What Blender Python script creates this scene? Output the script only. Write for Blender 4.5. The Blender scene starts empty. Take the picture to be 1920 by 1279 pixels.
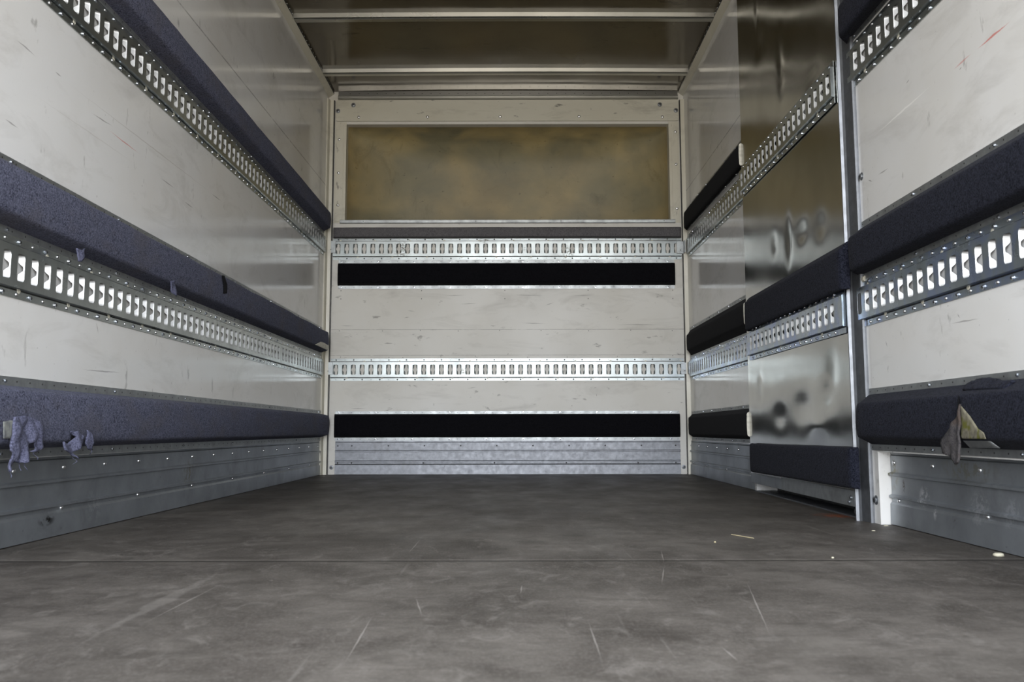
import bpy, bmesh, math, random
from mathutils import Vector, Matrix, noise
random.seed(7)
S = bpy.context.scene
PI = math.pi

# ---------------------------------------------------------------- camera
cd = bpy.data.cameras.new('camera')
cam = bpy.data.objects.new('camera', cd)
S.collection.objects.link(cam)
cd.sensor_width = 36.0
cd.sensor_fit = 'HORIZONTAL'
cd.lens = 1601.04 / 1920 * 36.0
cam.location = (0.01135, 0.0, 0.24925)
cam.rotation_mode = 'XYZ'
cam.matrix_world = (Matrix.Translation((0.01135, 0, 0.24925))
                    @ Matrix.Rotation(PI / 2 + 0.104285, 4, 'X')
                    @ Matrix.Rotation(-0.00168, 4, 'Z'))
cd.dof.use_dof = True
cd.dof.focus_distance = 3.0
cd.dof.aperture_fstop = 9.0
cd.clip_start = 0.02
S.camera = cam

# ---------------------------------------------------------------- daylight
OPEN_Y = -0.25          # the open tailgate end of the box body
W = bpy.data.worlds.new('overcast_sky')
S.world = W
W.use_nodes = True
nt = W.node_tree
for n in list(nt.nodes): nt.nodes.remove(n)
wo = nt.nodes.new('ShaderNodeOutputWorld')
bg = nt.nodes.new('ShaderNodeBackground')
tc = nt.nodes.new('ShaderNodeTexCoord')
sp = nt.nodes.new('ShaderNodeSeparateXYZ')
rp = nt.nodes.new('ShaderNodeValToRGB')
mr = nt.nodes.new('ShaderNodeMapRange')
mr.inputs['From Min'].default_value = -1; mr.inputs['From Max'].default_value = 1
nt.links.new(tc.outputs['Generated'], sp.inputs[0])
nt.links.new(sp.outputs['Z'], mr.inputs[0])
nt.links.new(mr.outputs[0], rp.inputs[0])
cr = rp.color_ramp
cr.elements[0].position = 0.0; cr.elements[0].color = (0.42, 0.385, 0.34, 1)
cr.elements[1].position = 1.0; cr.elements[1].color = (0.88, 0.96, 1.10, 1)
e = cr.elements.new(0.485); e.color = (0.56, 0.52, 0.465, 1)
e = cr.elements.new(0.53); e.color = (1.0, 1.03, 1.08, 1)
nt.links.new(rp.outputs[0], bg.inputs['Color'])
bg.inputs['Strength'].default_value = 12.0
nt.links.new(bg.outputs[0], wo.inputs[0])
pl = bpy.data.lights.new('tailgate_daylight', 'AREA')      # light portal for the open tailgate
pl.shape = 'RECTANGLE'; pl.size = 2.2; pl.size_y = 2.35
pl.cycles.is_portal = True
po = bpy.data.objects.new('tailgate_daylight', pl)
S.collection.objects.link(po)
po.matrix_world = Matrix.Translation((-0.02, OPEN_Y - 0.02, 1.13)) @ Matrix.Rotation(PI / 2, 4, 'X')

S.view_settings.view_transform = 'Standard'
S.view_settings.look = 'None'
S.view_settings.gamma = 1.0
S.view_settings.use_curve_mapping = False
S.view_settings.exposure = 0.0

# ---------------------------------------------------------------- node helpers
class N:
    def __init__(s, name):
        s.m = bpy.data.materials.new(name); s.m.use_nodes = True
        s.t = s.m.node_tree
        for n in list(s.t.nodes): s.t.nodes.remove(n)
        s.out = s.t.nodes.new('ShaderNodeOutputMaterial')
        s.p = s.t.nodes.new('ShaderNodeBsdfPrincipled')
        s.t.links.new(s.p.outputs[0], s.out.inputs[0])
        s.geo = s.t.nodes.new('ShaderNodeNewGeometry')
        s.pos = s.geo.outputs['Position']
    def n(s, k, **kw):
        x = s.t.nodes.new(k)
        for a, b in kw.items(): setattr(x, a, b)
        return x
    def put(s, v, sock):
        if isinstance(v, bpy.types.NodeSocket): s.t.links.new(v, sock)
        else: sock.default_value = v
    def math(s, op, a, b=0.0, c=None, clamp=False):
        x = s.n('ShaderNodeMath', operation=op, use_clamp=clamp)
        s.put(a, x.inputs[0]); s.put(b, x.inputs[1])
        if c is not None: s.put(c, x.inputs[2])
        return x.outputs[0]
    def vmul(s, v):
        x = s.n('ShaderNodeVectorMath', operation='MULTIPLY')
        s.put(s.pos, x.inputs[0]); x.inputs[1].default_value = v
        return x.outputs[0]
    def noise(s, scale, detail=3, rough=.55, stretch=(1, 1, 1), dist=0.0, off=0.0):
        x = s.n('ShaderNodeTexNoise')
        v = s.vmul(stretch)
        if off:
            a = s.n('ShaderNodeVectorMath', operation='ADD'); s.put(v, a.inputs[0]); a.inputs[1].default_value = (off, off * .7, off * 1.3); v = a.outputs[0]
        s.put(v, x.inputs['Vector'])
        x.inputs['Scale'].default_value = scale; x.inputs['Detail'].default_value = detail
        x.inputs['Roughness'].default_value = rough; x.inputs['Distortion'].default_value = dist
        return x.outputs[0]
    def ramp(s, v, lo, hi, a=0.0, b=1.0):
        x = s.n('ShaderNodeMapRange'); x.clamp = True
        s.put(v, x.inputs[0]); x.inputs[1].default_value = lo; x.inputs[2].default_value = hi
        x.inputs[3].default_value = a; x.inputs[4].default_value = b
        return x.outputs[0]
    def mix(s, f, a, b, mode='MIX'):
        x = s.n('ShaderNodeMix', data_type='RGBA', blend_type=mode)
        s.put(f, x.inputs['Factor'])
        s.put(a if isinstance(a, bpy.types.NodeSocket) else (*a, 1), x.inputs[6])
        s.put(b if isinstance(b, bpy.types.NodeSocket) else (*b, 1), x.inputs[7])
        return x.outputs[2]
    def bump(s, h, strength=.3, dist=.002, base=None):
        x = s.n('ShaderNodeBump'); x.inputs['Strength'].default_value = strength; x.inputs['Distance'].default_value = dist
        s.put(h, x.inputs['Height'])
        if base is not None: s.put(base, x.inputs['Normal'])
        return x.outputs[0]
    def seg(s, axes, p0, p1, w, soft=.6):
        """mask of a scratch from p0 to p1 (world coordinates of two axes)"""
        if not hasattr(s, 'xyz'):
            q = s.n('ShaderNodeSeparateXYZ'); s.put(s.pos, q.inputs[0]); s.xyz = q.outputs
            s.wob = s.math('SUBTRACT', s.noise(25, 3), .5)
        u = s.math('SUBTRACT', s.xyz[axes[0]], p0[0]); v = s.math('SUBTRACT', s.xyz[axes[1]], p0[1])
        d = (p1[0] - p0[0], p1[1] - p0[1]); L = math.hypot(*d); d = (d[0] / L, d[1] / L)
        al = s.math('ADD', s.math('MULTIPLY', u, d[0]), s.math('MULTIPLY', v, d[1]))
        pe = s.math('SUBTRACT', s.math('MULTIPLY', v, d[0]), s.math('MULTIPLY', u, d[1]))
        pe = s.math('ABSOLUTE', s.math('ADD', pe, s.math('MULTIPLY', s.wob, w * 3)))
        t = s.math('ABSOLUTE', s.math('SUBTRACT', s.math('DIVIDE', al, L / 2), 1.0))   # 0 mid, 1 ends
        wid = s.math('MULTIPLY', s.math('SUBTRACT', 1.0, t), w * 1.6, clamp=False)
        m = s.math('SUBTRACT', wid, pe)
        return s.ramp(m, 0, w * soft)
    def done(s, base, rough, metal=0.0, normal=None, spec=None):
        s.put(base if isinstance(base, bpy.types.NodeSocket) else (*base, 1), s.p.inputs['Base Color'])
        s.put(rough, s.p.inputs['Roughness']); s.put(metal, s.p.inputs['Metallic'])
        if normal is not None: s.put(normal, s.p.inputs['Normal'])
        if spec is not None: s.p.inputs['Specular IOR Level'].default_value = spec
        return s.m

YZ = (1, 2); XZ = (0, 2); XY = (0, 1)

def mat_panel(name, base, marks=(), axes=YZ, seams=(), gloss=(.09, .17), stretch=(1, .35, 1), dirt=.5):
    s = N(name)
    big = s.noise(1.7, 4, .6)
    c = s.mix(s.ramp(big, .35, .75), base, tuple(b * f for b, f in zip(base, (.90, .88, .84))))
    sm = s.noise(9, 6, .68, stretch, .6, 3)
    c = s.mix(s.math('MULTIPLY', s.ramp(sm, .52, .80), .40 * dirt), c, (.20, .18, .15))
    st = s.noise(30, 4, .6, (1, 1, .35) if axes != XZ else (.4, 1, 1), .3, 11)
    c = s.mix(s.math('MULTIPLY', s.ramp(st, .66, .73), .55 * dirt), c, (.10, .09, .08))
    s2 = s.noise(110, 2, .5, (1, 1, 1), 0, 5)
    c = s.mix(s.math('MULTIPLY', s.ramp(s2, .74, .79), .5 * dirt), c, (.05, .045, .04))
    for z0, w, k in seams:      # horizontal joints: (z, width, strength)
        if not hasattr(s, 'xyz'): s.seg(axes, (0, 0), (1, 0), .001)
        d = s.math('ABSOLUTE', s.math('SUBTRACT', s.math('ADD', s.xyz[2], s.math('MULTIPLY', s.wob, .003)), z0(s) if callable(z0) else z0))
        m = s.ramp(d, w, w * .3)
        br = s.ramp(s.noise(14, 3, .7, (1, 1, .1), 0, 8), .30, .48)
        c = s.mix(s.math('MULTIPLY', m, s.math('MULTIPLY', br, k)), c, (.05, .045, .04))
    for p0, p1, w, col, k in marks:
        c = s.mix(s.math('MULTIPLY', s.seg(axes, p0, p1, w), k), c, col)
    r = s.ramp(s.noise(3, 1.5, .5, (1, 1, 1), 0, 2), .3, .75, *gloss)
    b = s.bump(s.noise(3.5, 2), .12, .004)
    return s.done(c, r, 0, b, .5)

def mat_metal(name, base, rough=(.25, .45), scale=40, stain=.25, bump=.08, tint=None, metal=.95, stretch=(1, 1, 1), spots=.4, bscale=18, bdist=.002, patches=()):
    s = N(name)
    n1 = s.noise(scale, 4, .6, stretch)
    c = s.mix(s.ramp(n1, .35, .7), base, tuple(b * .78 for b in base))
    if tint: c = s.mix(s.ramp(s.noise(12, 3, .5, (1, 1, 1), 1.0, 4), .45, .62), c, tint)
    c = s.mix(s.math('MULTIPLY', s.ramp(s.noise(7, 5, .7, (1, 1, 1), .5, 9), .55, .72), stain), c, (.10, .095, .085))
    c = s.mix(s.math('MULTIPLY', s.ramp(s.noise(60, 3, .6, (1, 1, 1), .5, 6), .70, .76), spots), c, (.045, .04, .035))
    for q, (px_, py_, pz_), (sx_, sy_, sz_), rad, col, k_ in patches:      # paint scuffs and scraped spots
        a = s.n('ShaderNodeVectorMath', operation='SUBTRACT'); s.put(s.pos, a.inputs[0]); a.inputs[1].default_value = (px_, py_, pz_)
        m_ = s.n('ShaderNodeVectorMath', operation='MULTIPLY'); s.put(a.outputs[0], m_.inputs[0]); m_.inputs[1].default_value = (sx_, sy_, sz_)
        l_ = s.n('ShaderNodeVectorMath', operation='LENGTH'); s.put(m_.outputs[0], l_.inputs[0])
        f_ = s.math('MULTIPLY', s.ramp(l_.outputs['Value'], rad, rad * .4), s.ramp(s.noise(q, 4, .7, (1, 1, 1), .3, 17), .48, .56))
        c = s.mix(s.math('MULTIPLY', f_, k_), c, col)
    r = s.ramp(s.noise(scale * .6, 4, .6, stretch, 0, 1), .3, .7, *rough)
    b = s.bump(s.noise(bscale, 3, .5), bump, bdist)
    return s.done(c, r, metal, b)

def mat_fabric(name, lo, hi, worn=None, wornk=0.0, fine=270):
    s = N(name)
    a = s.noise(fine, 2, .7)
    b_ = s.noise(70, 4, .7, (1, 1, 1), 0, 4)
    c = s.mix(s.ramp(a, .34, .66), lo, hi)
    c = s.mix(s.math('MULTIPLY', s.ramp(b_, .42, .68), .45), c, hi)
    if worn:
        c = s.mix(s.math('MULTIPLY', s.ramp(s.noise(6, 4, .6, (1, 1, 2), 0, 8), .48, .66), wornk), c, worn)
    h = s.math('ADD', a, s.math('MULTIPLY', b_, .6))
    s.p.inputs['Sheen Weight'].default_value = .02
    s.p.inputs['Sheen Roughness'].default_value = .5
    return s.done(c, .95, 0, s.bump(h, .6, .0015), .06)

# scratches and scuffs at their places on the panels (y, z)
LM = [[(1.7395, 1.0804), (1.8248, 1.0778)], [(1.9009, 1.0777), (1.9346, 1.078)], [(2.0768, 1.047), (2.2064, 1.0557)], [(2.9662, 1.0892), (3.0821, 1.0918)], [(1.7166, 0.8969), (1.774, 0.8938)], [(2.5141, 1.012), (2.641, 1.0125)], [(2.7115, 0.9921), (2.8082, 0.9911)], [(2.0909, 0.3999), (2.3266, 0.4068)], [(2.1597, 0.5275), (2.1777, 0.4953)]]
RM = [[(2.2147, 0.923), (2.1409, 0.9204)], [(2.2786, 0.9289), (2.2473, 0.9152)], [(2.0229, 1.095), (2.0018, 1.0996)], [(1.7702, 1.0194), (1.7585, 1.0226)], [(1.8363, 0.5007), (1.8262, 0.4877)], [(2.2135, 0.4819), (2.2025, 0.4599)], [(1.8736, 0.482), (1.7402, 0.4765)]]
RED = (.55, .12, .09); BLK = (.06, .055, .05)
WH = (.71, .71, .70)
def seamL(s): return s.math('ADD', s.math('MULTIPLY', s.xyz[1], .0278), 1.543)
def seamR(s): return s.math('ADD', s.math('MULTIPLY', s.xyz[1], .0203), 1.5465)
M = {}
M['wallL'] = mat_panel('white_gloss_panel_left', WH, [(a, b, .0014, BLK, .5) for a, b in LM] + [((1.9, 1.074), (3.05, 1.093), .0014, (.25, .21, .16), .3), ((1.78, .99), (2.4, 1.0), .0012, (.3, .27, .22), .2)] + [((2.17, 1.0373), (2.38, 1.0365), .0012, RED, .7)], YZ, [(seamL, .004, .5)], dirt=.75)
M['wallR'] = mat_panel('white_gloss_panel_right', WH, [(a, b, .0014, BLK, .5) for a, b in RM] +
    [((1.5664, 1.0313), (1.701, 1.0331), .0022, RED, .75), ((1.7133, 1.0341), (1.7992, 1.0307), .0018, RED, .5), ((1.8669, 1.0387), (2.2457, 1.0333), .002, (.85, .84, .8), .7)], YZ, [(seamR, .004, .5)], dirt=.75)
BM = [((-.99, .855), (-.9, .853)), ((-.6, .945), (-.55, .935)), ((-.3, .98), (-.18, .985)), ((.2, .97), (.26, .99)), ((-.25, .49), (-.19, .497)), ((.48, .49), (.50, .495)), ((.495, .46), (.498, .44)), ((-.93, .375), (-.82, .376)), ((.05, .87), (.22, .865)), ((-.62, .9), (-.58, .905)), ((.6, .86), (.9, .857)), ((-.4, 1.03), (-.25, 1.034)), ((.0, 1.035), (.22, 1.03)), ((.35, 1.03), (.5, 1.033)), ((-.44, .41), (-.438, .385))]
M['wallB'] = mat_panel('white_panel_front', (.66, .65, .61), [(a, b, .0015, BLK, .5) for a, b in BM], XZ, [(.832, .0022, .55), (.682, .002, .45)], (.42, .55), (.3, 1, 1), 1.0)
M['cream'] = mat_panel('cream_painted_steel', (.62, .60, .51), (), YZ, (), (.3, .5), dirt=1.1)
M['header'] = mat_panel('cream_header_paint', (.60, .585, .50), (), XZ, (), (.35, .5), (.3, 1, 1), dirt=1.5)
M['zinc'] = mat_metal('zinc_plated_steel', (.50, .54, .54), (.24, .36), 12, .08, .04, spots=.15)
M['zincB'] = mat_metal('dimmed_zinc_steel', (.31, .335, .335), (.28, .42), 9, .10, .04, spots=.25, patches=[(90, (-.63, 4.91, 1.30), (1, 0, 1), .060, (.05, .045, .035), .9), (90, (.335, 4.91, 1.285), (1, 0, 1), .045, (.05, .045, .035), .9), (90, (.10, 4.91, 1.31), (1, 0, 1), .03, (.05, .045, .035), .8), (120, (-.27, 4.91, .59), (1, 0, 1), .03, (.06, .05, .04), .8), (60, (-.15, 4.91, 1.355), (.5, 0, 1), .02, (.05, .045, .035), .8)])  # side track zinc darkened in colour to offset the frontal daylight, plus scraped patches
M['zincblue'] = mat_metal('blue_zinc_plated_steel', (.46, .53, .59), (.22, .36), 14, .08, .04, (.36, .44, .64), spots=.2)
M['galv'] = mat_metal('galvanized_strip', (.38, .40, .405), (.38, .55), 40, .35, .08, metal=.85)
M['kick'] = mat_metal('aluminium_kick_plate', (.35, .375, .40), (.36, .52), 10, .30, .05, metal=.80, stretch=(1, 1, 1), spots=.5, patches=[(25, (-1.07, 2.02, .042), (0, .35, 1), .014, (.02, .018, .016), 1.0), (60, (-1.07, 2.25, .055), (0, 1, 1), .05, (.45, .47, .5), .5), (60, (-1.07, 2.9, .11), (0, 1, 1), .05, (.18, .16, .08), .6)])
M['kickR'] = mat_metal('scuffed_aluminium_kick_plate', (.35, .375, .40), (.36, .52), 10, .30, .05, metal=.80, spots=.5, patches=[(70, (1, 2.11, .085), (0, 1, 1), .030, (.75, .76, .78), .9), (70, (1, 2.05, .055), (0, 2, 1), .022, (.75, .76, .78), .9), (60, (1, 1.86, .080), (0, 1, 1), .045, (.55, .57, .60), .7), (60, (1, 1.74, .080), (0, 1, 1), .04, (.50, .52, .56), .6), (50, (1, 2.29, .135), (0, 1, 1), .05, (.16, .14, .03), .7), (90, (1, 2.22, .105), (0, 2, 1), .02, (.06, .045, .03), .8), (50, (1, 1.9, .165), (0, .3, 1), .04, (.22, .21, .10), .45)])
M['kickB'] = mat_metal('bright_aluminium_kick_plate', (.25, .26, .28), (.44, .56), 60, .22, .04, metal=.85, spots=.8)
M['door'] = mat_metal('dented_aluminium_sheet', (.52, .52, .50), (.14, .22), 4, .08, .10, metal=1.0, spots=.2, bscale=6, bdist=.004)
M['post'] = mat_metal('galvanized_post', (.26, .275, .29), (.38, .5), 50, .35, .08, metal=.85)
M['alu'] = mat_metal('bright_aluminium_trim', (.60, .60, .57), (.24, .32), 1.5, 0, 0, spots=0)
M['bow'] = mat_metal('galvanized_roof_bow', (.55, .55, .51), (.25, .34), 2, .08, .01, spots=.05)
M['rivet'] = mat_metal('bright_rivet_metal', (.80, .81, .82), (.18, .28), 200, 0, .0, spots=0)
M['screw'] = mat_metal('bright_screw_metal', (.66, .70, .76), (.14, .25), 200, 0, .0, spots=0)
M['dark'] = mat_metal('dark_steel_and_shade', (.06, .06, .058), (.4, .6), 40, .3, .1, metal=.5)
M['blue'] = mat_fabric('heather_blue_carpet', (.018, .020, .034), (.130, .137, .195), (.090, .082, .085), .35)
M['bluewisp'] = mat_fabric('frayed_blue_carpet', (.032, .034, .058), (.135, .140, .21))
M['navy'] = mat_fabric('dark_navy_carpet', (.0018, .0021, .004), (.022, .024, .036))
M['black'] = mat_fabric('black_carpet', (.0010, .0010, .0014), (.0075, .0075, .0095))
M['grey'] = mat_fabric('dusty_grey_carpet', (.06, .057, .062), (.15, .145, .15))
M['back'] = mat_fabric('carpet_backing', (.025, .024, .028), (.070, .064, .062), (.08, .055, .04), .6, 300)

def mat_foam():
    s = N('yellowed_foam')
    c = s.mix(s.ramp(s.noise(60, 4), .4, .65), (.18, .165, .115), (.10, .09, .065))
    c = s.mix(s.ramp(s.noise(38, 2, .5, (1, 1, 1), 0, 5), .5, .60), c, (.10, .10, .015))
    return s.done(c, .8, 0, s.bump(s.noise(120), .4))
M['foam'] = mat_foam()
s = N('pale_green_foam'); M['palefoam'] = s.done(s.mix(s.ramp(s.noise(70, 4), .4, .65), (.20, .21, .19), (.10, .105, .11)), .9)
M['edge'] = mat_metal('grey_door_edge', (.15, .155, .165), (.42, .55), 40, .2, .05, metal=.8)
M['edge2'] = mat_metal('folded_steel_post', (.20, .21, .225), (.40, .52), 40, .3, .06, metal=.85)
M['lip'] = mat_metal('daylit_slot_lip', (.60, .61, .61), (.36, .46), 40, 0, .02, metal=.75, spots=0)  # lighter copy of the track zinc, paints daylight caught on the lips
s = N('cream_foam_end'); M['foamend'] = s.done(s.mix(s.ramp(s.noise(60, 3), .4, .7), (.62, .60, .52), (.45, .43, .36)), .7, 0, None)

def mat_floor():
    s = N('worn_plywood_floor')
    st = s.noise(5, 7, .68, (1, .9, 1), .4)
    c = s.mix(s.ramp(st, .36, .64), (.052, .045, .038), (.122, .109, .094))
    big = s.noise(1.6, 5, .65, (1, 1, 1), .3, 3)
    c = s.mix(s.math('MULTIPLY', s.ramp(big, .44, .62), .75), c, (.040, .034, .028))
    w = s.noise(4.5, 6, .7, (1, .8, 1), .8, 6)
    c = s.mix(s.math('MULTIPLY', s.ramp(w, .52, .72), .5), c, (.165, .150, .130))
    g = s.noise(90, 3, .6, (.25, 1, 1), .2, 2)
    c = s.mix(s.math('MULTIPLY', s.ramp(g, .5, .72), .35), c, (.05, .045, .04))
    # clouds of long fine scratches in two directions
    for ang, off, sc in ((.5, 2, 2.2), (-1.0, 7, 1.6), (1.35, 13, 2.6)):
        mp = s.n('ShaderNodeMapping'); mp.inputs['Rotation'].default_value = (0, 0, ang); mp.inputs['Scale'].default_value = (28, .9, 1)
        s.put(s.pos, mp.inputs[0])
        tx = s.n('ShaderNodeTexNoise'); tx.inputs['Scale'].default_value = sc; tx.inputs['Detail'].default_value = 2; s.put(mp.outputs[0], tx.inputs['Vector'])
        gate = s.ramp(s.noise(2.2, 2, .5, (1, 1, 1), 0, off), .5, .6)
        c = s.mix(s.math('MULTIPLY', s.math('MULTIPLY', s.ramp(tx.outputs[0], .69, .76), gate), .22), c, (.30, .28, .25))
    fg = s.noise(220, 3, .7, (1, .6, 1), .2, 31)
    c = s.mix(s.math('MULTIPLY', s.ramp(fg, .45, .70), .30), c, (.20, .185, .165))
    fd = s.noise(16, 6, .75, (.5, 1, 1), .6, 37)
    c = s.mix(s.math('MULTIPLY', s.ramp(fd, .50, .66), .45), c, (.034, .029, .024))
    fl_ = s.noise(22, 6, .75, (1, .6, 1), 1.0, 41)
    c = s.mix(s.math('MULTIPLY', s.ramp(fl_, .54, .68), .50), c, (.19, .175, .155))
    sp_ = s.noise(70, 2, .5, (1, 1, 1), 0, 21)
    c = s.mix(s.math('MULTIPLY', s.ramp(sp_, .78, .81), .6), c, (.38, .36, .3))
    FM = [[(0.325, 1.84), (0.294, 1.624)], [(0.294, 1.624), (0.251, 1.406)], [(-0.2, 2.031), (-0.201, 1.756)], [(0.027, 1.427), (0.024, 1.336)], [(-0.135, 1.322), (-0.109, 1.175)], [(-0.464, 1.473), (-0.47, 1.104)], [(0.252, 1.029), (0.256, 0.949)], [(0.405, 1.481), (0.317, 1.029)], [(-0.178, 1.201), (-0.169, 0.936)], [(0.111, 1.17), (0.108, 0.938)]]
    for a, b in FM: c = s.mix(s.math('MULTIPLY', s.seg(XY, a, b, .0009), .35), c, (.42, .39, .35))
    c = s.mix(s.math('MULTIPLY', s.seg(XY, (-.511, 1.616), (-.496, .977), .010), .2), c, (.30, .28, .25))
    far_shade = s.ramp(s.math('ADD', s.xyz[1], s.math('MULTIPLY', s.math('SUBTRACT', s.noise(1.3, 5, .6, (1, 1, 1), .5, 51), .5), 3.0)), 1.9, 3.6)  # painted daylight falloff: floor colour darkens away from the open end
    c = s.mix(s.math('MULTIPLY', far_shade, .62), c, (.030, .025, .020))
    # joints between the plywood sheets
    for y0 in (1.672, 2.92, 4.17):
        d = s.math('ABSOLUTE', s.math('SUBTRACT', s.math('ADD', s.xyz[1], s.math('MULTIPLY', s.wob, .004)), y0))
        c = s.mix(s.math('MULTIPLY', s.ramp(d, .009 if y0 < 2 else .003, .002), .85 if y0 < 2 else .3), c, (.015, .013, .011))
        d2 = s.math('ABSOLUTE', s.math('SUBTRACT', s.xyz[1], y0 + .017))
        c = s.mix(s.math('MULTIPLY', s.ramp(d2, .008, .002), .25), c, (.26, .24, .21))
    # rust by the door foot
    dd = s.n('ShaderNodeVectorMath', operation='DISTANCE'); s.put(s.pos, dd.inputs[0]); dd.inputs[1].default_value = (.965, 2.53, 0)
    c = s.mix(s.math('MULTIPLY', s.ramp(dd.outputs['Value'], .085, .02), s.ramp(s.noise(40, 3), .4, .6)), c, (.20, .055, .02))
    r = s.ramp(s.noise(7, 5, .6, (1, .5, 1)), .3, .7, .42, .62)
    b = s.bump(s.noise(60, 5, .6, (.4, 1, 1)), .25, .0015)
    return s.done(c, r, 0, b, .25)
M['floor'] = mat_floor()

def mat_roof():
    s = N('brown_roof_skin')
    c = s.mix(s.ramp(s.noise(1.8, 4, .6), .35, .7), (.130, .112, .075), (.085, .070, .048))
    c = s.mix(s.math('MULTIPLY', s.ramp(s.noise(16, 4, .6, (.3, 1, 1), 0, 7), .66, .72), .6), c, (.02, .016, .012))
    return s.done(c, s.ramp(s.noise(3, 3), .3, .7, .12, .20), .35, s.bump(s.noise(2.2, 2, .5, (1.2, .5, 1)), .35, .02), .7)
M['roof'] = mat_roof()

def mat_nose():
    s = N('translucent_fibreglass')
    c = s.mix(s.ramp(s.noise(2.4, 5, .62, (1, 1, 1.3), .4), .36, .68), (.235, .215, .135), (.165, .155, .105))
    c = s.mix(s.math('MULTIPLY', s.ramp(s.noise(7, 6, .7, (1, 1, .7), 1.2, 5), .56, .74), .5), c, (.095, .08, .045))
    c = s.mix(s.math('MULTIPLY', s.ramp(s.noise(45, 3, .6, (.6, 1, 1), 0, 15), .68, .74), .6), c, (.03, .025, .015))
    s.done(c, .5, 0, s.bump(s.noise(40, 4, .6, (.2, 1, 1)), .2, .002), .4)
    tr = s.n('ShaderNodeBsdfTranslucent')
    t = s.mix(s.ramp(s.noise(2.7, 4, .6, (1, 1, 1.2), .3, 20), .40, .72), (.10, .085, .045), (.75, .47, .13))
    s.put(t, tr.inputs['Color'])
    mx = s.n('ShaderNodeMixShader'); mx.inputs[0].default_value = NOSE_T
    s.t.links.new(s.p.outputs[0], mx.inputs[1]); s.t.links.new(tr.outputs[0], mx.inputs[2])
    s.t.links.new(mx.outputs[0], s.out.inputs[0])
    return s.m
NOSE_T = .010
M['nose'] = mat_nose()

# ---------------------------------------------------------------- frames of the walls: u along, w up, n into the box
D = 4.9196
AL, BL = -1.0268, -0.0104
AR, BR = 0.94308, 0.0187
FR = {
    'L': lambda u, w, n: (AL + BL * u + n, u, w),
    'R': lambda u, w, n: (AR + BR * u - n, u, w),
    'LS': lambda u, w, n: (-1.083 + n, u, w),
    'RS': lambda u, w, n: (1.018 + .005 * (u - 1.6) - n, u, w),
    'B': lambda u, w, n: (u, D - n, w),
}
ROT = {'L': Matrix.Rotation(PI / 2, 4, 'Y'), 'R': Matrix.Rotation(-PI / 2, 4, 'Y'), 'B': Matrix.Rotation(PI / 2, 4, 'X')}
ROT['LS'] = ROT['L']; ROT['RS'] = ROT['R']
def skin(y): return 2.263 - .02 * (D - y)
def crown(x): return .005 * (1 - min(1.0, (x / 1.03) ** 2))

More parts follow.
